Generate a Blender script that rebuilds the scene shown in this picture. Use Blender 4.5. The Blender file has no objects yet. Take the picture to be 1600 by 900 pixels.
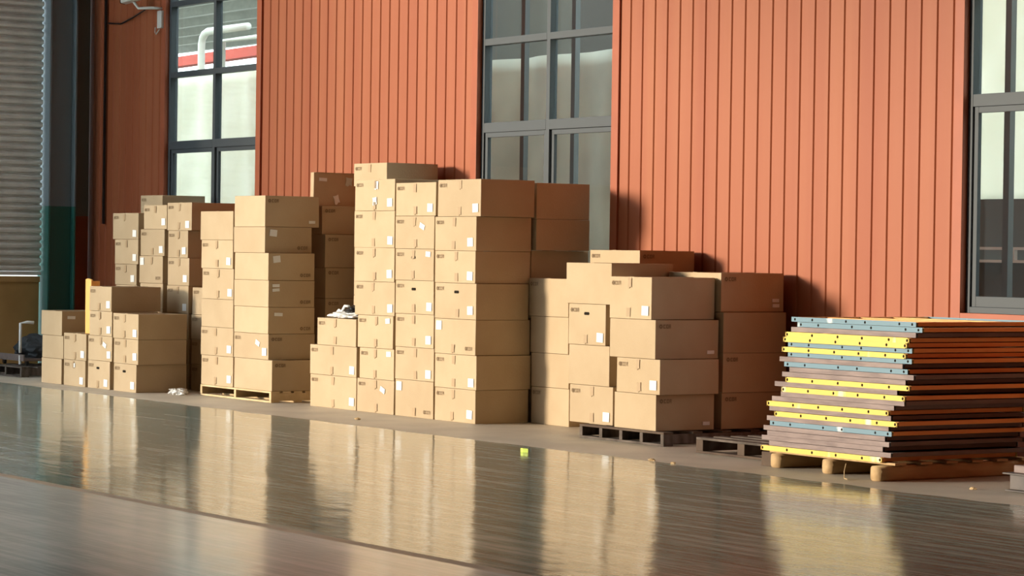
import bpy, bmesh, math, random
from mathutils import Vector, Matrix, noise

sc = bpy.context.scene
COL = sc.collection
random.seed(7)

# ------------------------------------------------------------------ camera
FPX = 4200.0
PITCH, ROLL, AZ = math.radians(.75), math.radians(-.83), math.radians(33.7)
_f0 = Vector((-math.cos(AZ), math.sin(AZ), 0)); _up = Vector((0, 0, 1)); _r0 = _f0.cross(_up)
_fw = math.cos(PITCH) * _f0 - math.sin(PITCH) * _up
_d0 = -math.sin(PITCH) * _f0 - math.cos(PITCH) * _up
_r = math.cos(ROLL) * _r0 + math.sin(ROLL) * _d0
_d = -math.sin(ROLL) * _r0 + math.cos(ROLL) * _d0
cam_data = bpy.data.cameras.new('camera')
cam_data.sensor_width = 36.0
cam_data.lens = FPX / 1600 * 36
cam_data.clip_start = .1; cam_data.clip_end = 300
cam = bpy.data.objects.new('camera', cam_data); COL.objects.link(cam)
m = Matrix((( _r.x, -_d.x, -_fw.x, 0), (_r.y, -_d.y, -_fw.y, 0), (_r.z, -_d.z, -_fw.z, 1.6), (0, 0, 0, 1)))
cam.matrix_world = m
sc.camera = cam

# ------------------------------------------------------------------ light
SUN_DIR = Vector((.5, 1, -.135)).normalized()
SUN_STRENGTH = 5.8
WORLD_STRENGTH = 6.5
sun_data = bpy.data.lights.new('sun', 'SUN')
sun_data.energy = SUN_STRENGTH; sun_data.angle = math.radians(8); sun_data.color = (1, .86, .67)
sun = bpy.data.objects.new('sun', sun_data); COL.objects.link(sun)
sun.rotation_euler = SUN_DIR.to_track_quat('-Z', 'Y').to_euler(); sun.location = (-60, -60, 20)
world = bpy.data.worlds.new('sky'); sc.world = world; world.use_nodes = True
bg = world.node_tree.nodes['Background']
bg.inputs[0].default_value = (.84, .94, 1, 1); bg.inputs[1].default_value = WORLD_STRENGTH
sc.view_settings.view_transform = 'Standard'; sc.view_settings.look = 'None'
sc.view_settings.exposure = 0; sc.view_settings.gamma = 1; sc.view_settings.use_curve_mapping = False


# ------------------------------------------------------------------ materials
MATS = {}
def mat(name, base, rough=.6, spec=.5, metal=0, var=.0, vscale=3, base2=None, bump=0, bscale=40, rnd=0, stretch=(1, 1, 1), thr=(.35, .65), coat=0, trans=0):
    mt = bpy.data.materials.new(name); mt.use_nodes = True
    nt = mt.node_tree; N = nt.nodes; L = nt.links; p = N['Principled BSDF']
    p.inputs['Base Color'].default_value = (*base, 1); p.inputs['Roughness'].default_value = rough
    p.inputs['Metallic'].default_value = metal; p.inputs['Specular IOR Level'].default_value = spec
    if coat: p.inputs['Coat Weight'].default_value = coat
    tc = N.new('ShaderNodeTexCoord'); mp = N.new('ShaderNodeMapping'); mp.inputs['Scale'].default_value = stretch
    L.new(tc.outputs['Object'], mp.inputs[0])
    if name.startswith('paint') or name.startswith('steel') or name == 'cardboard':   # wear differs from piece to piece
        oi0 = N.new('ShaderNodeObjectInfo'); ml = N.new('ShaderNodeMath'); ml.operation = 'MULTIPLY'; ml.inputs[1].default_value = 37
        L.new(oi0.outputs['Random'], ml.inputs[0]); cb = N.new('ShaderNodeCombineXYZ'); L.new(ml.outputs[0], cb.inputs[0]); L.new(cb.outputs[0], mp.inputs['Location'])
    col_out = None
    if base2:
        nz = N.new('ShaderNodeTexNoise'); nz.inputs['Scale'].default_value = vscale; nz.inputs['Detail'].default_value = 6
        L.new(mp.outputs[0], nz.inputs['Vector'])
        mr = N.new('ShaderNodeMapRange'); mr.inputs[1].default_value = thr[0]; mr.inputs[2].default_value = thr[1]
        L.new(nz.outputs['Fac'], mr.inputs[0])
        mx = N.new('ShaderNodeMix'); mx.data_type = 'RGBA'
        mx.inputs[6].default_value = (*base, 1); mx.inputs[7].default_value = (*base2, 1)
        L.new(mr.outputs[0], mx.inputs[0]); col_out = mx.outputs[2]
    if rnd:
        oi = N.new('ShaderNodeObjectInfo'); mr2 = N.new('ShaderNodeMapRange')
        mr2.inputs[3].default_value = 1 - rnd; mr2.inputs[4].default_value = 1 + rnd
        L.new(oi.outputs['Random'], mr2.inputs[0])
        hs = N.new('ShaderNodeHueSaturation'); L.new(mr2.outputs[0], hs.inputs['Value'])
        if col_out: L.new(col_out, hs.inputs['Color'])
        else: hs.inputs['Color'].default_value = (*base, 1)
        col_out = hs.outputs[0]
    if col_out: L.new(col_out, p.inputs['Base Color'])
    if bump:
        nb = N.new('ShaderNodeTexNoise'); nb.inputs['Scale'].default_value = bscale; nb.inputs['Detail'].default_value = 4
        L.new(mp.outputs[0], nb.inputs['Vector'])
        b = N.new('ShaderNodeBump'); b.inputs['Strength'].default_value = bump; b.inputs['Distance'].default_value = .01
        L.new(nb.outputs['Fac'], b.inputs['Height']); L.new(b.outputs[0], p.inputs['Normal'])
    MATS[name] = mt
    return mt

mat('cardboard', (.49, .37, .235), .8, .2, base2=(.455, .338, .21), vscale=2.5, rnd=.06, bump=.15, bscale=60)
mat('parcel_tape', (.40, .275, .155), .45, .4)
mat('sticker_paper', (.8, .8, .77), .6, .3)
mat('carton_ink', (.25, .175, .105), .8, .1)
mat('hole_dark', (.02, .015, .01), .9, .1)
mat('red_steel', (.32, .082, .032), .5, .3, base2=(.36, .11, .045), vscale=1.0, stretch=(2.6, 2.6, .06), bump=.12, bscale=2.5)
mat('red_trim', (.37, .095, .04), .42, .35, base2=(.33, .085, .035), vscale=3)
mat('frame_grey', (.068, .078, .086), .5, .25)
mat('outside_post', (.12, .13, .13), .6, .3)
mat('plastic_sheet', (.95, .94, .86), .5, .4, base2=(.86, .85, .74), vscale=1.3, bump=.4, bscale=4)
mat('grey_sheet', (.84, .90, .80), .6, .3, base2=(.70, .76, .68), vscale=1.6, bump=.4, bscale=3)
mat('roof_grey', (.15, .16, .15), .7, .2)
mat('white_pipe', (.75, .74, .68), .4, .4)
mat('red_beam', (.6, .08, .05), .5, .4)
mat('shutter_metal', (.74, .74, .68), .5, .5, base2=(.62, .62, .57), vscale=5)
mat('column_blue', (.19, .24, .27), .5, .4)
mat('column_green', (.03, .14, .12), .5, .4)
mat('board_brown', (.52, .33, .13), .8, .2, base2=(.42, .26, .10), vscale=1.5)
mat('grey_strip', (.2, .2, .18), .7, .2)
mat('concrete', (.62, .55, .45), .5, .4, base2=(.50, .44, .36), vscale=1.6, bump=.3, bscale=30)
mat('wood', (.55, .38, .2), .8, .2, base2=(.40, .26, .13), vscale=4, stretch=(3, .6, 3), bump=.3, bscale=12, rnd=.08)
mat('wood_pale', (.66, .50, .30), .8, .2, base2=(.52, .37, .2), vscale=5, bump=.2, bscale=20)
mat('wood_dark', (.075, .05, .038), .85, .2, base2=(.12, .085, .06), vscale=4)
mat('wood_grey', (.15, .12, .10), .85, .2, base2=(.07, .055, .045), vscale=6, stretch=(1, 3, 1))
mat('paint_yellow', (.66, .49, .085), .45, .4, base2=(.85, .80, .55), vscale=3.2, thr=(.60, .66), stretch=(1, 1, .3))
mat('paint_blue', (.13, .23, .29), .45, .4, base2=(.6, .66, .66), vscale=3.2, thr=(.62, .67))
mat('steel_brown', (.145, .095, .085), .5, .5, base2=(.24, .17, .15), vscale=4, stretch=(1, 1, 6))
mat('steel_dark', (.14, .11, .105), .55, .5, base2=(.18, .14, .125), vscale=4, stretch=(4, 1, 4))
mat('rail_orange', (.92, .42, .13), .5, .4, base2=(.80, .33, .10), vscale=3, stretch=(3, .8, 3))
mat('bag_white', (.82, .82, .8), .35, .5, bump=.4, bscale=18)
mat('bag_black', (.015, .015, .017), .35, .5)
mat('glow_foam', (.95, .50, .15), .6, .3)
mat('camera_white', (.6, .58, .53), .4, .4)
mat('leaf', (.6, .75, .12), .5, .4)
mat('steel_black', (.06, .05, .048), .5, .4, base2=(.10, .08, .07), vscale=8)
mat('cloth_dark', (.05, .055, .06), .85, .2, bump=.5, bscale=10)
mat('ground', (.18, .175, .16), .9, .2)
mat('interior', (.1, .1, .095), .8, .2)

def translucent(name, amount):
    mt = MATS[name]; nt = mt.node_tree; N = nt.nodes; L = nt.links; p = N['Principled BSDF']
    t = N.new('ShaderNodeBsdfTranslucent'); mx = N.new('ShaderNodeMixShader'); mx.inputs[0].default_value = amount
    src = p.inputs['Base Color'].links[0].from_socket
    L.new(src, t.inputs[0]); L.new(p.outputs[0], mx.inputs[1]); L.new(t.outputs[0], mx.inputs[2]); L.new(mx.outputs[0], N['Material Output'].inputs[0])
translucent('plastic_sheet', .6); translucent('grey_sheet', .4)

def glass_material():
    mt = bpy.data.materials.new('glass'); mt.use_nodes = True; nt = mt.node_tree; N = nt.nodes; L = nt.links
    N.remove(N['Principled BSDF'])
    tr = N.new('ShaderNodeBsdfTransparent'); tr.inputs[0].default_value = (.82, .86, .84, 1)
    gl = N.new('ShaderNodeBsdfGlossy'); gl.inputs['Roughness'].default_value = .03
    lw = N.new('ShaderNodeLayerWeight'); lw.inputs[0].default_value = .5
    pw = N.new('ShaderNodeMath'); pw.operation = 'POWER'; pw.inputs[1].default_value = 5; L.new(lw.outputs['Facing'], pw.inputs[0])
    fr = N.new('ShaderNodeMath'); fr.operation = 'MULTIPLY_ADD'; fr.inputs[1].default_value = .9; fr.inputs[2].default_value = .04; L.new(pw.outputs[0], fr.inputs[0])
    mx = N.new('ShaderNodeMixShader'); L.new(fr.outputs[0], mx.inputs[0]); L.new(tr.outputs[0], mx.inputs[1]); L.new(gl.outputs[0], mx.inputs[2])
    L.new(mx.outputs[0], N['Material Output'].inputs[0]); MATS['glass'] = mt
glass_material()

def epoxy(name, c1, c2, rough, streak):
    mt = bpy.data.materials.new(name); mt.use_nodes = True; nt = mt.node_tree; N = nt.nodes; L = nt.links; p = N['Principled BSDF']
    tc = N.new('ShaderNodeTexCoord')
    n1 = N.new('ShaderNodeTexNoise'); n1.inputs['Scale'].default_value = .7; n1.inputs['Detail'].default_value = 5
    L.new(tc.outputs['Object'], n1.inputs['Vector'])
    mx = N.new('ShaderNodeMix'); mx.data_type = 'RGBA'; mx.inputs[6].default_value = (*c1, 1); mx.inputs[7].default_value = (*c2, 1)
    mr = N.new('ShaderNodeMapRange'); mr.inputs[1].default_value = .35; mr.inputs[2].default_value = .65
    L.new(n1.outputs['Fac'], mr.inputs[0]); L.new(mr.outputs[0], mx.inputs[0])
    # scuffs: long thin tyre and drag marks
    out = mx.outputs[2]
    for ang, sc_, lo, hi, amt in ((.25, 1.0, .50, .62, .7), (-.12, .8, .52, .64, .6), (.9, 1.3, .60, .70, .5), (.1, 3.0, .50, .62, .6)):
        mp = N.new('ShaderNodeMapping'); mp.inputs['Rotation'].default_value = (0, 0, ang); mp.inputs['Scale'].default_value = (.5 * sc_, 9 * sc_, 1)
        L.new(tc.outputs['Object'], mp.inputs[0])
        ns = N.new('ShaderNodeTexNoise'); ns.inputs['Scale'].default_value = 1.2; ns.inputs['Detail'].default_value = 7; ns.inputs['Roughness'].default_value = .65
        L.new(mp.outputs[0], ns.inputs['Vector'])
        r2 = N.new('ShaderNodeMapRange'); r2.inputs[1].default_value = lo; r2.inputs[2].default_value = hi; r2.inputs[4].default_value = amt
        L.new(ns.outputs['Fac'], r2.inputs[0])
        m2 = N.new('ShaderNodeMix'); m2.data_type = 'RGBA'; m2.inputs[7].default_value = (*streak, 1)
        L.new(r2.outputs[0], m2.inputs[0]); L.new(out, m2.inputs[6]); out = m2.outputs[2]
    L.new(out, p.inputs['Base Color'])
    p.inputs['Specular IOR Level'].default_value = .25
    n3 = N.new('ShaderNodeTexNoise'); n3.inputs['Scale'].default_value = 1.6; n3.inputs['Detail'].default_value = 3
    L.new(tc.outputs['Object'], n3.inputs['Vector'])
    rr = N.new('ShaderNodeMapRange'); rr.inputs[3].default_value = rough * .8; rr.inputs[4].default_value = rough * 1.35
    L.new(n3.outputs['Fac'], rr.inputs[0]); L.new(rr.outputs[0], p.inputs['Roughness'])
    nb = N.new('ShaderNodeTexNoise'); nb.inputs['Scale'].default_value = 2.2; nb.inputs['Detail'].default_value = 5; nb.inputs['Roughness'].default_value = .55
    L.new(tc.outputs['Object'], nb.inputs['Vector'])
    b = N.new('ShaderNodeBump'); b.inputs['Strength'].default_value = .2; b.inputs['Distance'].default_value = .02
    L.new(nb.outputs['Fac'], b.inputs['Height'])
    nw = N.new('ShaderNodeTexNoise'); nw.inputs['Scale'].default_value = 9; nw.inputs['Detail'].default_value = 2
    L.new(tc.outputs['Object'], nw.inputs['Vector'])
    b2 = N.new('ShaderNodeBump'); b2.inputs['Strength'].default_value = .05; b2.inputs['Distance'].default_value = .01
    L.new(nw.outputs['Fac'], b2.inputs['Height']); L.new(b.outputs[0], b2.inputs['Normal']); L.new(b2.outputs[0], p.inputs['Normal'])
    MATS[name] = mt
epoxy('epoxy_green', (.215, .32, .285), (.265, .335, .285), .10, (.66, .66, .57))
epoxy('epoxy_grey', (.72, .74, .70), (.64, .67, .63), .15, (.9, .88, .84))
mat('stripe_tan', (.50, .38, .25), .5, .4, base2=(.42, .33, .24), vscale=4)

# ------------------------------------------------------------------ helpers
def tag(o, label=None, cat=None, group=None, kind=None):
    if label: o['label'] = label
    if cat: o['category'] = cat
    if group: o['group'] = group
    if kind: o['kind'] = kind
    return o

class MB:
    def __init__(s): s.bm = bmesh.new()
    def quad(s, pts, mi=0):
        f = s.bm.faces.new([s.bm.verts.new(p) for p in pts]); f.material_index = mi; return f
    def box(s, x0, x1, y0, y1, z0, z1, mi=0, M=None):
        v = [s.bm.verts.new((M @ Vector(p)) if M else p) for p in
             ((x0, y0, z0), (x1, y0, z0), (x1, y1, z0), (x0, y1, z0), (x0, y0, z1), (x1, y0, z1), (x1, y1, z1), (x0, y1, z1))]
        for f in ((0, 3, 2, 1), (4, 5, 6, 7), (0, 1, 5, 4), (1, 2, 6, 5), (2, 3, 7, 6), (3, 0, 4, 7)):
            s.bm.faces.new([v[i] for i in f]).material_index = mi
        return v
    def prism(s, pts, axis, a, b, mi=0):
        def P(p, t):
            return {'x': (t, p[0], p[1]), 'y': (p[0], t, p[1]), 'z': (p[0], p[1], t)}[axis]
        A = [s.bm.verts.new(P(p, a)) for p in pts]; B = [s.bm.verts.new(P(p, b)) for p in pts]
        n = len(pts)
        s.bm.faces.new(A).material_index = mi; s.bm.faces.new(B[::-1]).material_index = mi
        for i in range(n): s.bm.faces.new((A[i], B[i], B[(i + 1) % n], A[(i + 1) % n])).material_index = mi
    def tube(s, pts, r, seg=10):
        rings = []
        pts = [Vector(p) for p in pts]
        for i, p in enumerate(pts):
            t = (pts[min(i + 1, len(pts) - 1)] - pts[max(i - 1, 0)]).normalized()
            a = t.orthogonal().normalized(); b = t.cross(a)
            if rings:
                a = (rings[-1][1] - t * rings[-1][1].dot(t)).normalized(); b = t.cross(a)
            rings.append(([s.bm.verts.new(p + r * (math.cos(q) * a + math.sin(q) * b)) for q in [2 * math.pi * k / seg for k in range(seg)]], a))
        for i in range(len(rings) - 1):
            for k in range(seg):
                s.bm.faces.new((rings[i][0][k], rings[i][0][(k + 1) % seg], rings[i + 1][0][(k + 1) % seg], rings[i + 1][0][k]))
        s.bm.faces.new(rings[0][0][::-1]); s.bm.faces.new(rings[-1][0])
    def build(s, name, mats, parent=None, loc=None, bevel=0, seg=2, smooth=False):
        if isinstance(mats, str): mats = [mats]
        bmesh.ops.recalc_face_normals(s.bm, faces=s.bm.faces)
        if loc is not None:
            bmesh.ops.translate(s.bm, verts=s.bm.verts, vec=-Vector(loc))
        me = bpy.data.meshes.new(name); s.bm.to_mesh(me); s.bm.free()
        for mn in mats: me.materials.append(MATS[mn])
        if smooth:
            for p in me.polygons: p.use_smooth = True
        o = bpy.data.objects.new(name, me); COL.objects.link(o)
        if loc is not None: o.location = loc
        if parent: o.parent = parent
        if bevel:
            b = o.modifiers.new('bevel', 'BEVEL'); b.width = bevel; b.segments = seg; b.limit_method = 'ANGLE'; b.angle_limit = math.radians(50)
        return o

def empty(name, loc=(0, 0, 0), rz=0, **k):
    o = bpy.data.objects.new(name, None); COL.objects.link(o); o.location = loc; o.rotation_euler = (0, 0, rz); o.empty_display_size = .2
    tag(o, **k); return o

def copy_tree(o, parent=None):
    c = o.copy(); COL.objects.link(c)
    if parent: c.parent = parent
    for ch in [x for x in o.children]: copy_tree(ch, c)
    return c

# ------------------------------------------------------------------ floor
WALL_Y = 15.0
END_X = -32.5
def build_floor():
    mb = MB(); bm = mb.bm
    xs = [-60 + i * .12 for i in range(0, 640)]
    def edge(y, amp, fr, seed):
        return [y + amp * (noise.noise(Vector((x * fr, seed, 0))) + .5 * noise.noise(Vector((x * fr * 3.1, seed, 5)))) for x in xs]
    rows = [[-40] * len(xs), edge(7.40, .012, 2, 1), edge(7.50, .012, 2, 4), edge(12.46, .05, 1.7, 9), [WALL_Y + .25] * len(xs)]
    V = [[bm.verts.new((x, y, 0)) for x, y in zip(xs, r)] for r in rows]
    for j in range(4):
        for i in range(len(xs) - 1):
            bm.faces.new((V[j][i], V[j][i + 1], V[j + 1][i + 1], V[j + 1][i])).material_index = j
    o = mb.build('floor', ['epoxy_grey', 'stripe_tan', 'epoxy_green', 'concrete'])
    tag(o, kind='structure')
build_floor()

# ------------------------------------------------------------------ back wall with three windows
WIN = [(-30.33, -27.93), (-23.16, -20.80), (-15.97, -13.61)]
SILL, HEAD, WTOP = 1.17, 5.5, 8.0
PITCH_R = .192
def corrugated(mb, xa, xb, z0, z1, y=WALL_Y):
    prof = [(xa, y)]
    k0 = math.ceil((xa + .01) / PITCH_R)
    x = k0 * PITCH_R
    while x + .05 < xb:
        if x > xa + .005:
            prof += [(x, y), (x + .010, y + .012), (x + .032, y + .012), (x + .040, y)]
        x += PITCH_R
    prof.append((xb, y))
    bm = mb.bm
    A = [bm.verts.new((p[0], p[1], z0)) for p in prof]; B = [bm.verts.new((p[0], p[1], z1)) for p in prof]
    for i in range(len(prof) - 1): bm.faces.new((A[i], A[i + 1], B[i + 1], B[i]))
    mb.box(xa, xb, y + .03, y + .10, z0, z1)
mb = MB()
segs = [(END_X - 1, WIN[0][0]), (WIN[0][1], WIN[1][0]), (WIN[1][1], WIN[2][0]), (WIN[2][1], 12)]
for a, b in segs: corrugated(mb, a, b, 0, WTOP)
for a, b in WIN:
    corrugated(mb, a + .0005, b - .0005, 0, SILL); corrugated(mb, a + .0005, b - .0005, HEAD, WTOP)
tag(mb.build('wall_back', 'red_steel'), kind='structure')

tn = 0
for a, b in WIN:
    tn += 1
    mb = MB()
    mb.box(a - .11, a, WALL_Y - .022, WALL_Y + .035, SILL - .10, HEAD + .1)
    mb.box(b, b + .11, WALL_Y - .022, WALL_Y + .035, SILL - .10, HEAD + .1)
    mb.box(a - .0, b + .0, WALL_Y - .022, WALL_Y + .035, SILL - .10, SILL)
    mb.box(a - .0, b + .0, WALL_Y - .022, WALL_Y + .035, HEAD, HEAD + .1)
    mb.box(a - .02, b + .06, WALL_Y - .028, WALL_Y - .0225, SILL - .135, SILL - .101)
    tag(mb.build('trim_%d' % tn, 'red_trim', bevel=.004), kind='structure')

def window(i, a, b):
    root = empty('window_%d' % i, ((a + b) / 2, WALL_Y + .1, SILL), kind='structure')
    L = root.location
    f0, f1 = WALL_Y + .036, WALL_Y + .13
    w = .05; T = [2.87, 3.75, 4.63]
    mb = MB()
    mb.box(a, a + w, f0, f1, SILL, HEAD); mb.box(b - w, b, f0, f1, SILL, HEAD)
    mb.box(a + w, b - w, f0, f1, SILL, SILL + .05); mb.box(a + w, b - w, f0, f1, HEAD - .05, HEAD)
    cx = (a + b) / 2 + .02
    mb.box(cx - .03, cx + .03, f0 + .002, f1, SILL + .05, HEAD - .05)
    mb.box(a + w, cx - .03, f0 + .001, f1, T[0] - .045, T[0] + .055); mb.box(cx + .03, b - w, f0 + .001, f1, T[0] - .045, T[0] + .055)
    for t in T[1:]:
        mb.box(a + w, cx - .03, f0 + .001, f1, t - .035, t + .035); mb.box(cx + .03, b - w, f0 + .001, f1, t - .035, t + .035)
    mb.build('window_frame', 'frame_grey', root, loc=L, bevel=.003).location = (0, 0, 0)
    for (x0, x1, yo) in ((a + w, cx - .03, 0), (cx + .03, b - w, .012)):
        mb = MB(); s0, s1 = f0 + .018 + yo, f0 + .055 + yo; z0, z1 = SILL + .05, T[0] - .045
        mb.box(x0 + .002, x0 + .05, s0, s1, z0, z1); mb.box(x1 - .05, x1 - .002, s0, s1, z0, z1)
        mb.box(x0 + .05, x1 - .05, s0, s1, z0, z0 + .085); mb.box(x0 + .05, x1 - .05, s0, s1, z1 - .05, z1)
        s = mb.build('sliding_sash', 'frame_grey', root, loc=L, bevel=.003); s.location = (0, 0, 0)
    zs = [SILL + .05, T[0], T[1], T[2], HEAD - .05]
    for k in range(4):
        for (x0, x1) in ((a + w, cx - .03), (cx + .03, b - w)):
            mb = MB(); mb.box(x0, x1, f0 + .062, f0 + .068, zs[k] + .02, zs[k + 1] - .02)
            g = mb.build('pane', 'glass', root, loc=L); g.location = (0, 0, 0)
for i, (a, b) in enumerate(WIN): window(i + 1, a, b)

# ------------------------------------------------------------------ end wall on the left: roller shutter, column, board
mb = MB(); bm = mb.bm
z = 1.27; prof = []
while z < 6.4:
    prof += [(END_X - .018, z), (END_X + .035, z + .018), (END_X + .046, z + .045), (END_X + .030, z + .070), (END_X - .018, z + .082)]
    z += .098
Y0, Y1 = 11.2, 14.29
A = [bm.verts.new((p[0], Y0, p[1])) for p in prof]; B = [bm.verts.new((p[0], Y1, p[1])) for p in prof]
for i in range(len(prof) - 1): bm.faces.new((A[i], B[i], B[i + 1], A[i + 1]))
mb.box(END_X - .02, END_X + .03, Y0, Y1, 1.22, 1.268)
tag(mb.build('door_1', 'shutter_metal', smooth=False), kind='structure')
mb = MB()
mb.box(END_X - .25, END_X - .05, 8.0, WALL_Y - .0, 6.4, WTOP); mb.box(END_X - .25, END_X - .05, 8.0, 11.19, 0, 6.4)
tag(mb.build('wall_left', 'interior'), kind='structure')
mb = MB(); mb.box(END_X - .03, END_X + .0, 11.2, 14.28, 0, 1.205); mb.box(END_X - .0, END_X + .03, 11.2, 14.28, 1.13, 1.205)
tag(mb.build('trim_7', 'board_brown', bevel=.004), kind='structure')
mb = MB()
def hsec(z0, z1, mi):
    mb.box(END_X - .1, END_X + .22, 14.30, 14.325, z0, z1, mi)
    mb.box(END_X - .1, END_X + .22, 14.66, 14.685, z0, z1, mi)
    mb.box(END_X + .09, END_X + .115, 14.325, 14.66, z0, z1, mi)
hsec(0, 2.12, 1); hsec(2.12, WTOP, 0)
tag(mb.build('trim_4', ['column_blue', 'column_green'], bevel=.003), kind='structure')
mb = MB(); mb.box(END_X - .12, END_X - .06, 14.69, 14.99, 0, 2.0, 1); mb.box(END_X - .12, END_X - .06, 14.69, 14.99, 2.0, WTOP, 0)
tag(mb.build('trim_5', ['grey_strip', 'red_trim']), kind='structure')

# ------------------------------------------------------------------ shell that shades the hall
mb = MB()
mb.box(END_X - .3, 12, -14, -2, WTOP + .6, WTOP + .8); mb.box(END_X - .3, 12, 9, 15.15, WTOP + .6, WTOP + .8); mb.box(-25, 12, -2, 9, WTOP + .6, WTOP + .8)
for k in range(4): mb.box(END_X - .3, -25, -2 + 2.75 * k + .7, -2 + 2.75 * (k + 1), WTOP + .6, WTOP + .8)   # roof between narrow slots, added to let sky brighten the left end
tag(mb.build('ceiling', 'interior'), kind='structure')
mb = MB(); mb.box(12, 12.2, -14, 15.2, 0, WTOP + .6); tag(mb.build('wall_right', 'interior'), kind='structure')
mb = MB(); mb.box(-22, 12, -14.2, -14, 0, WTOP + .6); tag(mb.build('wall_front', 'interior'), kind='structure')  # unseen wall length, added to keep sky off the right-facing sides
mb = MB(); mb.box(END_X - 1, 12, WALL_Y + .02, WALL_Y + .12, WTOP, WTOP + .6); tag(mb.build('trim_6', 'interior'), kind='structure')

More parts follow.
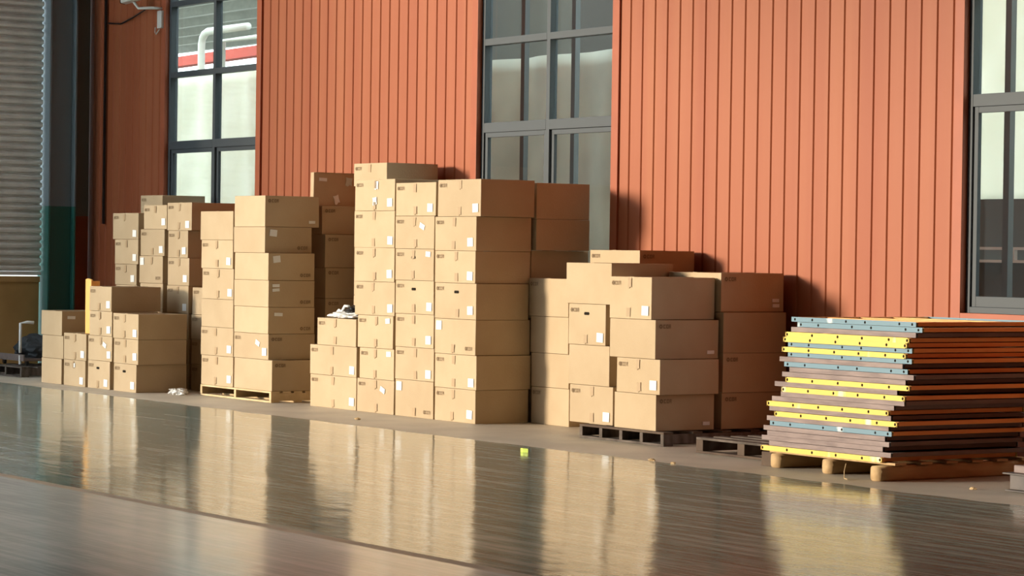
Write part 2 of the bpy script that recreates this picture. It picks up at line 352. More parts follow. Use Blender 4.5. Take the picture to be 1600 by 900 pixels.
# ------------------------------------------------------------------ cardboard boxes
# every tuple: x0, x1, y0, y1, z0, z1 of one carton, listed from the bottom of its stack up
STACKS = {
    'a0': [
        (-29.342, -28.763, 12.930, 13.510, 0.000, 0.295),
        (-29.323, -28.726, 12.930, 13.510, 0.295, 0.563),
        (-29.359, -28.770, 12.930, 13.490, 0.563, 0.850),
    ],
    'a1': [
        (-28.709, -28.114, 12.930, 13.510, 0.000, 0.299),
        (-28.718, -28.102, 12.930, 13.510, 0.299, 0.606),
    ],
    'a2': [
        (-28.097, -27.513, 12.950, 13.530, 0.000, 0.317),
        (-28.097, -27.460, 12.950, 13.530, 0.317, 0.598),
        (-28.071, -27.469, 12.950, 13.530, 0.598, 0.877),
        (-28.079, -27.488, 12.950, 13.567, 0.877, 1.156),
    ],
    'a3': [
        (-27.413, -26.835, 12.950, 13.572, 0.000, 0.310),
        (-27.421, -26.795, 12.950, 13.548, 0.310, 0.586),
        (-27.446, -26.795, 12.950, 13.551, 0.586, 0.867),
    ],
    'b2': [
        (-29.213, -28.623, 13.800, 14.380, 1.158, 1.402),
        (-29.226, -28.585, 13.800, 14.380, 1.402, 1.694),
        (-29.283, -28.593, 13.800, 14.380, 1.694, 2.005),
    ],
    'b3': [
        (-28.556, -27.937, 13.800, 14.380, 1.189, 1.505),
        (-28.531, -27.901, 13.800, 14.380, 1.505, 1.814),
        (-28.455, -27.847, 13.800, 14.380, 1.814, 2.093),
    ],
    'b4': [
        (-27.828, -27.280, 13.800, 14.380, 0.861, 1.174),
        (-27.813, -27.273, 13.800, 14.380, 1.174, 1.489),
        (-27.814, -27.306, 13.800, 14.380, 1.489, 1.800),
        (-27.839, -27.227, 13.800, 14.360, 1.800, 2.118),
    ],
    'b5': [
        (-27.191, -26.615, 13.800, 14.380, 0.000, 0.296),
        (-27.199, -26.623, 13.800, 14.380, 0.296, 0.580),
        (-27.207, -26.631, 13.800, 14.380, 0.580, 0.857),
        (-27.184, -26.639, 13.800, 14.380, 0.857, 1.162),
    ],
    'b3r': [
        (-29.784, -29.181, 14.400, 14.979, 1.923, 2.234),
    ],
    'p0': [
        (-26.266, -25.514, 13.450, 14.030, 0.120, 0.443),
        (-26.283, -25.523, 13.450, 14.030, 0.443, 0.751),
        (-26.276, -25.531, 13.450, 14.030, 0.751, 1.055),
        (-26.270, -25.527, 13.450, 14.030, 1.055, 1.386),
        (-26.295, -25.550, 13.450, 14.030, 1.386, 1.694),
        (-26.322, -25.558, 13.450, 14.030, 1.694, 2.005),
    ],
    'p1': [
        (-25.498, -24.651, 13.450, 14.010, 0.120, 0.445),
        (-25.514, -24.737, 13.450, 14.010, 0.445, 0.715),
        (-25.515, -24.745, 13.450, 14.010, 0.715, 0.995),
        (-25.522, -24.753, 13.450, 14.010, 0.995, 1.276),
        (-25.516, -24.761, 13.450, 14.010, 1.276, 1.563),
        (-25.545, -24.839, 13.450, 14.017, 1.563, 1.837),
        (-25.533, -24.847, 13.450, 14.107, 1.837, 2.165),
    ],
    'f': [
        (-25.485, -24.865, 14.200, 14.780, 0.789, 1.088),
        (-25.494, -24.874, 14.200, 14.780, 1.088, 1.415),
        (-25.503, -24.883, 14.200, 14.780, 1.415, 1.769),
        (-25.580, -24.960, 14.200, 14.780, 1.769, 2.075),
        (-25.130, -25.060, 14.130, 14.730, 2.075, 2.430),
    ],
    'c0': [
        (-24.109, -23.175, 13.600, 14.180, 0.000, 0.331),
        (-24.124, -23.171, 13.600, 14.180, 0.331, 0.635),
        (-23.980, -23.191, 13.600, 14.180, 0.635, 0.913),
    ],
    'c1': [
        (-23.161, -22.441, 13.600, 14.180, 0.000, 0.334),
        (-23.120, -22.450, 13.600, 14.180, 0.334, 0.640),
        (-23.166, -22.476, 13.600, 14.180, 0.640, 0.964),
        (-23.226, -22.461, 13.600, 14.180, 0.964, 1.296),
        (-23.235, -22.471, 13.600, 14.180, 1.296, 1.633),
        (-23.258, -22.479, 13.600, 14.180, 1.633, 1.996),
        (-23.254, -22.476, 13.600, 14.180, 1.996, 2.308),
    ],
    'e': [
        (-24.340, -23.671, 14.220, 14.847, 2.271, 2.510),
    ],
    'c2': [
        (-22.428, -21.717, 13.600, 14.180, 0.000, 0.357),
        (-22.437, -21.720, 13.600, 14.180, 0.357, 0.674),
        (-22.440, -21.729, 13.600, 14.180, 0.674, 0.997),
        (-22.449, -21.735, 13.600, 14.180, 0.997, 1.321),
        (-22.458, -21.746, 13.600, 14.180, 1.321, 1.626),
        (-22.466, -21.748, 13.600, 14.180, 1.626, 1.943),
        (-22.463, -21.722, 13.600, 14.180, 1.943, 2.266),
    ],
    'c3': [
        (-21.698, -20.981, 13.600, 14.201, 0.000, 0.315),
        (-21.707, -20.973, 13.600, 14.222, 0.315, 0.637),
        (-21.716, -20.992, 13.600, 14.219, 0.637, 0.970),
        (-21.724, -20.990, 13.600, 14.195, 0.970, 1.309),
        (-21.730, -21.016, 13.600, 14.226, 1.309, 1.613),
        (-21.736, -21.007, 13.600, 14.226, 1.613, 1.935),
        (-21.692, -20.939, 13.600, 14.210, 1.935, 2.285),
    ],
    'c4': [
        (-20.948, -20.316, 14.200, 14.780, 0.000, 0.350),
        (-20.956, -20.325, 14.200, 14.780, 0.350, 0.669),
        (-20.976, -20.344, 14.200, 14.780, 0.669, 1.011),
        (-21.011, -20.353, 14.200, 14.780, 1.011, 1.368),
    ],
    'd0': [
        (-19.458, -18.798, 13.600, 14.180, 0.120, 0.453),
        (-19.481, -18.858, 13.600, 14.180, 0.453, 0.804),
        (-19.490, -18.925, 13.600, 14.180, 0.804, 1.163),
        (-19.535, -18.848, 13.600, 14.272, 1.163, 1.524),
    ],
    'd1': [
        (-18.674, -18.068, 13.520, 14.143, 0.120, 0.426),
        (-18.647, -18.022, 13.520, 14.152, 0.426, 0.723),
        (-18.754, -18.093, 13.520, 14.200, 0.723, 1.054),
        (-18.763, -18.155, 13.520, 14.200, 1.054, 1.413),
    ],
    'c5': [
        (-21.743, -21.043, 14.250, 14.830, 0.986, 1.349),
        (-21.751, -21.051, 14.250, 14.921, 1.349, 1.627),
        (-21.667, -20.967, 14.250, 14.871, 1.627, 1.923),
        (-21.675, -20.975, 14.250, 14.871, 1.923, 2.267),
    ],
    'd2': [
        (-18.700, -18.060, 14.210, 14.915, 0.120, 0.432),
        (-18.700, -18.050, 14.210, 14.915, 0.432, 0.771),
        (-18.700, -18.050, 14.210, 14.905, 0.771, 1.120),
        (-18.840, -18.090, 14.210, 14.905, 1.120, 1.457),
    ],
    'd3': [
        (-20.167, -19.385, 14.300, 14.920, 1.330, 1.640),
    ],
}
HIDDEN = {
    'b2': [
        (-29.203, -28.633, 13.810, 14.370, 0.000, 0.290),
        (-29.203, -28.633, 13.810, 14.370, 0.290, 0.579),
        (-29.203, -28.633, 13.810, 14.370, 0.579, 0.869),
        (-29.203, -28.633, 13.810, 14.370, 0.869, 1.158),
    ],
    'b3': [
        (-28.546, -27.947, 13.810, 14.370, 0.000, 0.297),
        (-28.546, -27.947, 13.810, 14.370, 0.297, 0.594),
        (-28.546, -27.947, 13.810, 14.370, 0.594, 0.892),
        (-28.546, -27.947, 13.810, 14.370, 0.892, 1.189),
    ],
    'b4': [
        (-27.818, -27.290, 13.810, 14.370, 0.000, 0.287),
        (-27.818, -27.290, 13.810, 14.370, 0.287, 0.574),
        (-27.818, -27.290, 13.810, 14.370, 0.574, 0.861),
    ],
    'b3r': [
        (-29.774, -29.191, 14.410, 14.969, 0.000, 0.321),
        (-29.774, -29.191, 14.410, 14.969, 0.321, 0.641),
        (-29.774, -29.191, 14.410, 14.969, 0.641, 0.962),
        (-29.774, -29.191, 14.410, 14.969, 0.962, 1.282),
        (-29.774, -29.191, 14.410, 14.969, 1.282, 1.603),
        (-29.774, -29.191, 14.410, 14.969, 1.603, 1.923),
    ],
    'f': [
        (-25.475, -24.875, 14.210, 14.770, 0.000, 0.263),
        (-25.475, -24.875, 14.210, 14.770, 0.263, 0.526),
        (-25.475, -24.875, 14.210, 14.770, 0.526, 0.789),
    ],
    'e': [
        (-24.330, -23.681, 14.230, 14.837, 0.000, 0.284),
        (-24.330, -23.681, 14.230, 14.837, 0.284, 0.568),
        (-24.330, -23.681, 14.230, 14.837, 0.568, 0.851),
        (-24.330, -23.681, 14.230, 14.837, 0.851, 1.135),
        (-24.330, -23.681, 14.230, 14.837, 1.135, 1.419),
        (-24.330, -23.681, 14.230, 14.837, 1.419, 1.703),
        (-24.330, -23.681, 14.230, 14.837, 1.703, 1.987),
        (-24.330, -23.681, 14.230, 14.837, 1.987, 2.271),
    ],
    'c5': [
        (-21.733, -21.053, 14.260, 14.820, 0.000, 0.329),
        (-21.733, -21.053, 14.260, 14.820, 0.329, 0.657),
        (-21.733, -21.053, 14.260, 14.820, 0.657, 0.986),
    ],
    'd3': [
        (-20.157, -19.395, 14.310, 14.910, 0.000, 0.333),
        (-20.157, -19.395, 14.310, 14.910, 0.333, 0.665),
        (-20.157, -19.395, 14.310, 14.910, 0.665, 0.998),
        (-20.157, -19.395, 14.310, 14.910, 0.998, 1.330),
    ],
}
# flags, front: m print, t top tape, u bottom tape, s sticker low right, r sticker high right, l sticker high left,
#   c crooked sticker, H hand hole, R print low right, w wide print; right side: M print, N low right print, q label low right,
#   Q square label, P pair of labels, Z pair low right, k small label high left
FLAGS = {
    'a0': ['', '', 'k'],
    'a1': ['mtsC', 'mtus'],
    'a2': ['mHus', 'mtcs', 'mtus', 'mus'],
    'a3': ['mHs', 'mtus', 'mtus'],
    'b2': ['mts', 'mts', 'mts'],
    'b3': ['ltR', 'mus', 'mts'],
    'b4': ['mts', 'mts', 'mtus', 'mtus'],
    'b5': ['m', 'm', 'm', 'm'],
    'b3r': ['m'],
    'p0': ['mtus', 'mtus', '', 'mtus', 'mtus', ''],
    'p1': ['M', 'mcsM', 'kN', 'PN', 'QN', 'QN', 'Mq'],
    'f': ['M', 'M', 'M', 'M', 'kG'],
    'c0': ['mtus', 'mtus', 'mtu'],
    'c1': ['mtuc', 'mtur', 'mtur', 'mtus', 'mtus', 'mtus', 'mTus'],
    'e': ['mt'],
    'c2': ['luR', 'mtus', 'mtus', 'mHus', 'mHtur', 'mtuc', 'mtus'],
    'c3': ['mtus', 'mtus', 'luR', 'mHus', 'mtus', 'mtus', 'mtus'],
    'c4': ['m', '', '', 'm'],
    'd0': ['mtus', '', 'mHus', ''],
    'd1': ['Mq', 'mtus', 'Mq', 'mtus'],
    'c5': ['', '', '', ''],
    'd2': ['M', 'M', '', 'MZ'],
    'd3': ['mM'],
}
WHERE = {
    'a0': ('in the leftmost column beside the green pillar', 'leftmost low column'),
    'a1': ('in the two-high column, second from the left end', 'two high column'),
    'a2': ('in the third column from the left end', 'third column'),
    'a3': ('in the three-high column beside the white scraps', 'three high column'),
    'b2': ('in the back column nearest the camera-bearing dark wall', 'left back column'),
    'b3': ('in middle back column left of first window', 'middle back column'),
    'b4': ('in the back column right above the three-high column', 'right back column'),
    'b5': ('in the shaded column squeezed left of the first pallet', 'shaded column by the pallet'),
    'b3r': ('', ''),
    'p0': ('in the left column on the pale pallet', 'left column on the pale pallet'),
    'p1': ('in the right column on the pale pallet', 'right column on the pale pallet'),
    'f': ('in the dark column against the wall behind the bag', 'dark column behind the bag'),
    'c0': ('in the low column topped by the white bag', 'column under the white bag'),
    'c1': ('in the left column of the tallest stack', 'left column of the tallest stack'),
    'e': ('', ''),
    'c2': ('in the middle column of the tallest stack', 'middle column of the tallest stack'),
    'c3': ('in the right column of the tallest stack', 'right column of the tallest stack'),
    'c4': ('in the half-shaded column right of the tallest stack', 'half shaded column'),
    'd0': ('in the left column on the dark pallet', 'left column on the dark pallet'),
    'd1': ('in the middle column on the dark pallet', 'middle column on the dark pallet'),
    'c5': ('in the shaded column below the middle window', 'column below the middle window'),
    'd2': ('in the rear right column beside the metal panels', 'column beside the metal panels'),
    'd3': ('', ''),
}
WHERE['b2'] = ('in leftmost back column against dark red wall', 'left back column')
SPECIAL = {
    ('b3r', 0): 'shaded cardboard box peeking above the back columns, just left of the first window',
    ('e', 0): 'cardboard box set back on top of the tallest stack, against the red wall',
    ('d3', 0): 'cardboard box at the back, highest on the dark pallet pile, casting a wall shadow',
    ('a2', 3): 'cardboard box lying on top of the third column, beside the glowing yellow board',
    ('a0', 2): 'top box of the leftmost column, with a small white label on its shaded side',
    ('f', 4): 'flattened crooked cardboard carton standing on edge atop the dark column, with torn white labels',
    ('p1', 6): 'widest overhanging cardboard box topping the right column on the pale pallet',
    ('d2', 3): 'cardboard box with two small white labels, top of the column beside the metal panels',
}
ORD = ['top', 'second', 'third', 'fourth', 'fifth', 'sixth', 'seventh', 'eighth']
LOOK = lambda fl: ('taped box with sticker' if 's' in fl and ('t' in fl or 'u' in fl) else
                   'box with hand hole' if 'H' in fl else
                   'box with high sticker' if any(c in fl for c in 'rlc') else
                   'taped box' if 't' in fl else 'plain-faced box')

def carton_body(w, d, h, seed, mats=('cardboard',)):
    rs = random.Random(seed)
    bm = bmesh.new(); bmesh.ops.create_cube(bm, size=1)
    bmesh.ops.subdivide_edges(bm, edges=bm.edges, cuts=5, use_grid_fill=True)
    bul = rs.uniform(-.002, .004); off = Vector((rs.random() * 50, rs.random() * 50, rs.random() * 50))
    for v in bm.verts:
        x, y, z_ = v.co
        fx, fy, fz = 1 - (2 * x) ** 2, 1 - (2 * y) ** 2, 1 - (2 * z_) ** 2
        p = Vector((x * w, y * d, z_ * h)); n = noise.noise_vector(p * 3 + off) * .0035
        if abs(x) > .49: p.x += math.copysign(1, x) * (bul * fy * fz - .003) + n.x * .6
        if abs(y) > .49: p.y += math.copysign(1, y) * (bul * fx * fz - .003) + n.y * .6
        if z_ > .49: p.z += -.0015 - .006 * fx * fy
        p.z += h / 2
        v.co = p
    return bm

def glyphs(mb, x0, z0, w, h, place):
    """illegible printed emblem and three letters, as little raised bars"""
    def r(a, b, c, d): mb.quad([place(x0 + a * w, z0 + c * h), place(x0 + b * w, z0 + c * h), place(x0 + b * w, z0 + d * h), place(x0 + a * w, z0 + d * h)])
    n = 10
    for k in range(n):
        a, b = 2 * math.pi * k / n, 2 * math.pi * (k + 1) / n
        P = lambda q, rr: place(x0 + (.15 + .14 * rr * math.cos(q)) * w, z0 + (.5 + .48 * rr * math.sin(q)) * h)
        mb.quad([P(a, .35), P(b, .35), P(b, 1), P(a, 1)])
    # letters
    r(.36, .42, .08, .92); r(.42, .54, .72, .92); r(.42, .54, .08, .26)
    r(.60, .66, .08, .92); r(.66, .74, .74, .92); r(.66, .74, .08, .26); r(.74, .79, .08, .92)
    r(.84, .89, .08, .92); r(.89, .97, .74, .92); r(.89, .97, .42, .58); r(.96, 1, .5, .92); r(.95, 1, .08, .42)

def carton(dim, flags, seed, rz=0, top=False, **tags):
    x0, x1, y0, y1, z0, z1 = dim
    w, d, h = x1 - x0 - .002, y1 - y0 - .002, z1 - z0 - .0008
    rs = random.Random(seed * 7 + 3)
    root = empty('cardboard_box', ((x0 + x1) / 2, (y0 + y1) / 2, z0), rz, **tags)
    bm = carton_body(w, d, h, seed)
    mb = MB(); mb.bm.free(); mb.bm = bm
    b = mb.build('carton_body', 'cardboard', root, bevel=.004)
    fy = -d / 2 - .0022; sx = w / 2 + .0022
    F = lambda x, z: Vector((x, fy, z)); S = lambda y, z: Vector((sx, y, z))
    ft = .0012
    def patch(name, mt, place, a, c, ww, hh, ang=0, n=1, torn=False, parent=root):
        q = MB(); ca, sa = math.cos(ang), math.sin(ang)
        pts = [(-ww / 2, -hh / 2), (ww / 2, -hh / 2), (ww / 2, hh / 2), (-ww / 2, hh / 2)]
        if torn: pts = [(-ww / 2, -hh / 2), (-ww / 6, -hh * .62), (ww / 5, -hh * .42), (ww / 2, -hh / 2), (ww * .44, 0), (ww / 2, hh / 2), (0, hh * .46), (-ww / 2, hh / 2), (-ww * .42, .1 * hh)]
        P = [place(a + px * ca - pz * sa, c + px * sa + pz * ca) for px, pz in pts]
        N_ = Vector((0, -1, 0)) if place is F else Vector((1, 0, 0))
        A = [q.bm.verts.new(p - N_ * .001) for p in P]; B = [q.bm.verts.new(p + N_ * ft) for p in P]
        q.bm.faces.new(B); q.bm.faces.new(A[::-1])
        for i in range(len(P)): q.bm.faces.new((A[i], A[(i + 1) % len(P)], B[(i + 1) % len(P)], B[i]))
        return q.build(name, mt, parent)
    j = lambda a: rs.uniform(-a, a)
    tx = j(.03)
    if 't' in flags or 'T' in flags: patch('tape', 'parcel_tape', F, tx, h - .052 + j(.003), .05, .08, j(.05), torn=rs.random() < .6)
    if 'T' in flags:
        patch('sticker', 'sticker_paper', F, tx + .02, h - .058, .07, .08, -.1, torn=True); patch('tape', 'bag_white', F, tx - .01, .095, .08, .075, .1, torn=True)
    if 'u' in flags: patch('tape', 'parcel_tape', F, tx + j(.02), .053 + j(.003), .055, .076, j(.06), torn=rs.random() < .5)
    if 's' in flags: patch('sticker', 'sticker_paper', F, w / 2 - .09 + j(.012), .075 + j(.01), .095, .08, j(.04))
    if 'r' in flags: patch('sticker', 'sticker_paper', F, w / 2 - .10, h - .05, .085, .05, j(.1))
    if 'l' in flags: patch('sticker', 'sticker_paper', F, -w / 2 + .08, h - .065, .095, .085, j(.05))
    if 'c' in flags: patch('sticker', 'sticker_paper', F, w * .2, h - .10, .09, .05, -.35)
    if 'C' in flags: patch('sticker', 'sticker_paper', F, 0, h - .06, .05, .05, .1)
    def pr(place, a, c):
        q = MB(); N_ = Vector((0, -1, 0)) if place is F else Vector((1, 0, 0))
        glyphs(q, a, c, .125, .04, lambda x, z: place(x, z) + N_ * .0008); q.build('print_mark', 'carton_ink', root)
    if 'm' in flags: pr(F, -w / 2 + .035, h - .075)
    if 'R' in flags: pr(F, w / 2 - .18, .04)
    if 'M' in flags: pr(S, -d / 2 + .035, h - .075)
    if 'N' in flags: pr(S, d / 2 - .18, .035)
    if 'H' in flags:
        q = MB(); hx, hz = tx, h - .085
        pts = [(hx - .03, hz - .012), (hx + .03, hz - .012), (hx + .038, hz), (hx + .03, hz + .014), (hx - .03, hz + .014), (hx - .038, hz)]
        q.prism(pts, 'y', fy - .0004, fy + .004); q.build('hand_hole', 'hole_dark', root)
    if 'q' in flags or 'Z' in flags: patch('label', 'sticker_paper', S, d / 2 - .09, .055, .075, .03, 0)
    if 'Z' in flags: patch('label', 'sticker_paper', S, d / 2 - .095, .10, .075, .03, 0)
    if 'k' in flags: patch('label', 'sticker_paper', S, -d / 2 + .12, h - .075, .10, .035, -.03)
    if 'Q' in flags: patch('label', 'sticker_paper', S, -d / 2 + .10, h - .065, .085, .07, j(.15))
    if 'P' in flags:
        patch('label', 'sticker_paper', S, -d / 2 + .09, h - .055, .085, .032, .03); patch('label', 'sticker_paper', S, -d / 2 + .09, h - .10, .085, .032, .08)
    if 'G' in flags:
        patch('tape', 'grey_sheet', S, d / 2 - .14, h - .09, .085, .085, -.1, torn=True); patch('label', 'bag_white', S, 0, .07, .07, .09, .3, torn=True)
    if top:
        q = MB(); q.box(-.03 + tx, .03 + tx, -d / 2 + .02, d / 2 - .02, h - .003, h + .0006)
        q.build('tape', 'parcel_tape', root)
    return root

seed = 0
NOROT = ()
for n, rows in STACKS.items():
    N_ = len(rows)
    for i, dim in enumerate(rows):
        seed += 1
        fl = FLAGS[n][i]; k = N_ - 1 - i
        if (n, i) in SPECIAL: lab = SPECIAL[(n, i)]
        else:
            o_ = 'top' if k == 0 else 'bottom' if i == 0 else ORD[k] + ' from top'
            if n == 'a2': o_ = ['bottom', 'second from the floor', 'third from the floor'][i]
            lab = '%s, %s, %s' % (LOOK(fl), o_, WHERE[n][0])
        rz = math.radians(5) if (n, i) == ('f', 4) else math.radians(random.Random(seed).uniform(-.25, .25))
        carton(dim, fl, seed, rz, top=(k == 0), label=lab, cat='box', group='cardboard boxes stacked along the red wall')
for n, rows in HIDDEN.items():
    for dim in rows:
        seed += 1
        carton(dim, '', seed, 0, label='plain cardboard box buried behind the front boxes', cat='box', group='buried cardboard boxes')

# ------------------------------------------------------------------ pallets
def pallet(x0, x1, y0, y1, h, mats, name='wooden_pallet', n_top=5, stringers=3, sw=.045, **tags):
    root = empty(name, ((x0 + x1) / 2, (y0 + y1) / 2, 0), **tags); cx, cy = root.location[:2]
    t = .02
    for i in range(n_top):
        yy = y0 + (y1 - y0 - .10) * i / (n_top - 1); q = MB(); q.box(x0, x1, yy, yy + .10, h - t, h - .001)
        o = q.build('deck_board', mats[0], root, loc=root.location, bevel=.003); o.location = (0, 0, 0)
    for i in range(stringers):
        xx = x0 + (x1 - x0 - sw) * i / (stringers - 1); q = MB(); q.box(xx, xx + sw, y0, y1, t, h - t)
        o = q.build('stringer', mats[1], root, loc=root.location, bevel=.003); o.location = (0, 0, 0)
    for yy in (y0, (y0 + y1) / 2 - .05, y1 - .10):
        q = MB(); q.box(x0, x1, yy, yy + .10, .001, t); o = q.build('bottom_board', mats[2], root, loc=root.location, bevel=.003); o.location = (0, 0, 0)
    return root
pallet(-26.25, -24.64, 13.44, 14.08, .12, ('wood_pale', 'wood_pale', 'wood_pale'), label='pale wooden pallet under the seven-high boxes left of the bag', cat='pallet')
pallet(-19.15, -17.93, 13.50, 14.84, .12, ('wood_dark', 'wood_grey', 'wood_grey'), stringers=5, label='dark wooden pallet under the boxes right of the middle window', cat='pallet')
pallet(-17.28, -16.12, 13.34, 14.5, .13, ('wood_grey', 'wood_dark', 'wood_dark'), n_top=7, sw=.09, label='empty weathered pallet between the box pile and the metal panels', cat='pallet')

# rough timber pallet under the panels
root = empty('timber_pallet', (-15.2, 13.6, 0), label='rough timber pallet with log-like runners under the stacked metal panels', cat='pallet')
def runner(x, w, y0, y1, h, mt, sd):
    q = MB(); bm = q.bm; rs = random.Random(sd); rings = []
    for k in range(15):
        y = y0 + (y1 - y0) * k / 14; e = .82 if k in (0, 14) else 1
        ww = w * e * (1 + .04 * noise.noise(Vector((y * 2, sd, 0)))); hh = h * (1 - .03 * (k in (0, 14)))
        pr = []
        for a in range(16):
            q_ = 2 * math.pi * a / 16; c, s = math.cos(q_), math.sin(q_)
            ex = math.copysign(abs(c) ** .45, c); ez = math.copysign(abs(s) ** .45, s)
            pr.append(bm.verts.new((x + ww / 2 * ex, y, h / 2 + hh / 2 * ez)))
        rings.append(pr)
    for k in range(14):
        for a in range(16): bm.faces.new((rings[k][a], rings[k][(a + 1) % 16], rings[k + 1][(a + 1) % 16], rings[k + 1][a]))
    bm.faces.new(rings[0][::-1]); bm.faces.new(rings[-1])
    o = q.build('runner', mt, root, loc=root.location, smooth=True); o.location = (0, 0, 0)
for x, sd in ((-15.87, 1), (-15.27, 2), (-14.62, 3)): runner(x + .06, .12, 12.96 if sd < 3 else 12.86, 14.35, .112, 'wood', sd)
for k in range(6):
    q = MB(); yy = 12.98 + k * .25; q.box(-15.9, -14.48, yy, yy + .11, .1125, .130)
    o = q.build('deck_board', 'wood', root, loc=root.location, bevel=.003); o.location = (0, 0, 0)
q = MB(); q.box(-16.02, -15.90, 13.0, 14.3, .001, .111); o = q.build('runner', 'wood_dark', root, loc=root.location, bevel=.005); o.location = (0, 0, 0)

# ------------------------------------------------------------------ stacked metal panels
PW, PL, PT = 1.375, 1.34, .0355
def holed_bar(w, h, xs_, r, rounded, t=.004):
    """front bar in the XZ plane, x from 0 to w, with punched round holes"""
    mb = MB(); bm = mb.bm
    cells = []; x = 0
    for hx in xs_:
        cells.append((x, hx - .017, None)); cells.append((hx - .017, hx + .017, hx)); x = hx + .017
    cells.append((x, w, None))
    for a, b, hx in cells:
        if hx is None:
            if b - a > 1e-4: mb.quad([(a, 0, 0), (b, 0, 0), (b, 0, h), (a, 0, h)])
            continue
        out = [(a, 0), (hx, 0), (b, 0), (b, h / 2), (b, h), (hx, h), (a, h), (a, h / 2)]
        if rounded and (hx == xs_[0]): out[0] = (a + .007, .007 - .002); out[6] = (a + .007, h - .005)
        if rounded and (hx == xs_[-1]): out[2] = (b - .007, .005); out[4] = (b - .007, h - .005)
        inn = []
        for k in range(8):
            q = math.atan2(out[k][1] - h / 2, out[k][0] - hx); inn.append((hx + r * math.cos(q), h / 2 + r * math.sin(q)))
        for k in range(8):
            k2 = (k + 1) % 8
            mb.quad([(out[k][0], 0, out[k][1]), (out[k2][0], 0, out[k2][1]), (inn[k2][0], 0, inn[k2][1]), (inn[k][0], 0, inn[k][1])])
    bmesh.ops.remove_doubles(bm, verts=bm.verts, dist=1e-5)
    bmesh.ops.recalc_face_normals(bm, faces=bm.faces)
    r_ = bmesh.ops.extrude_face_region(bm, geom=bm.faces[:])
    bmesh.ops.translate(bm, verts=[v for v in r_['geom'] if isinstance(v, bmesh.types.BMVert)], vec=(0, t, 0))
    return mb
def make_panel(kind):
    front, side = {'yellow': ('paint_yellow', 'rail_orange'), 'blue': ('paint_blue', 'rail_orange'), 'brown': ('steel_brown', 'steel_dark')}[kind]
    root = empty('metal_panel')
    hh = PT + (.003 if kind == 'yellow' else 0)
    holes = {'yellow': [.02, .31, .60, .87, 1.16, 1.355], 'blue': [.04, .24, .62, .83, 1.20, 1.335], 'brown': []}[kind]
    if holes: mb = holed_bar(PW, hh, holes, .0115 if kind == 'yellow' else .0105, kind == 'yellow')
    else: mb = MB(); mb.box(0, PW, 0, .004, 0, hh)
    o = mb.build('end_bar', front, root); o.location = (0, 0, PT - hh)
    q = MB(); q.box(.012, PW - .012, .0045, .008, .003, PT - .003); q.build('hole_shade_strip', 'hole_dark', root)  # dark strip added as the shade seen through the holes
    q = MB(); q.box(.0, PW, PL - .004, PL, 0, PT); q.build('end_bar', front, root)
    ins = .012
    for a in (ins, PW - ins - .04):
        q = MB(); q.box(a, a + .04, .03, PL - .005, .0035, PT - .0015); q.build('side_rail', side, root, bevel=.002)
    q = MB(); q.box(ins + .041, PW - ins - .041, .02, PL - .01, .012, .022); q.build('deck_sheet', 'steel_dark', root)
    for k in range(3):
        yy = .3 + k * .33; q = MB(); q.box(ins + .041, PW - ins - .041, yy, yy + .03, .0225, PT - .004); q.build('cross_bar', side, root)
    return root
PANELS = [  # top to bottom: colour, x of the left end, forward offset
    ('blue', -15.642, 0.012),
    ('blue', -15.572, 0.012),
    ('brown', -15.634, 0.004),
    ('yellow', -15.683, -0.012),
    ('yellow', -15.698, -0.019),
    ('blue', -15.678, 0.012),
    ('yellow', -15.720, -0.012),
    ('blue', -15.678, 0.012),
    ('brown', -15.765, 0.004),
    ('blue', -15.720, 0.012),
    ('brown', -15.648, 0.004),
    ('brown', -15.723, -0.004),
    ('yellow', -15.673, -0.012),
    ('brown', -15.809, -0.004),
    ('yellow', -15.719, -0.012),
    ('brown', -15.735, -0.004),
    ('brown', -15.849, 0.004),
    ('yellow', -15.890, -0.012),
    ('brown', -15.878, 0.004),
    ('yellow', -15.798, -0.012),
    ('brown', -15.906, 0.004),
    ('blue', -15.878, 0.012),
    ('brown', -15.944, 0.004),
    ('brown', -15.889, -0.004),
    ('brown', -15.964, 0.004),
    ('brown', -15.865, -0.004),
    ('yellow', -15.954, -0.012),
]
protos = {}
for i, (kind, x, yo) in enumerate(PANELS):
    if kind not in protos: protos[kind] = r = make_panel(kind)
    else: r = copy_tree(protos[kind])
    z_ = .1315 + (len(PANELS) - 1 - i) * .0378
    r.location = (x, 12.95 + yo, z_); r.rotation_euler = (0, 0, math.radians(random.Random(i).uniform(-.1, .1)))
cnt = {}
tot = {k: sum(1 for p in PANELS if p[0] == k) for k in ('yellow', 'blue', 'brown')}
ORD2 = ['top', 'second', 'third', 'fourth', 'fifth', 'sixth', 'seventh', 'eighth', 'ninth', 'tenth', 'eleventh', 'twelfth', 'thirteenth', 'fourteenth']
DESC = {'yellow': 'yellow-ended metal panel with orange side rails', 'blue': 'blue-ended metal panel', 'brown': 'rusty brown metal panel'}
allp = sorted([o for o in COL.objects if o.name.startswith('metal_panel')], key=lambda o: -o.location.z)
for o, (kind, x, yo) in zip(allp, PANELS):
    k = cnt.get(kind, 0); cnt[kind] = k + 1
    place = 'topmost' if k == 0 else 'lowest' if k == tot[kind] - 1 else ORD2[k] + ' from top'
    tag(o, '%s, %s %s one in stack' % (DESC[kind], place, kind), 'metal panel', 'metal panels piled on the timber pallet')

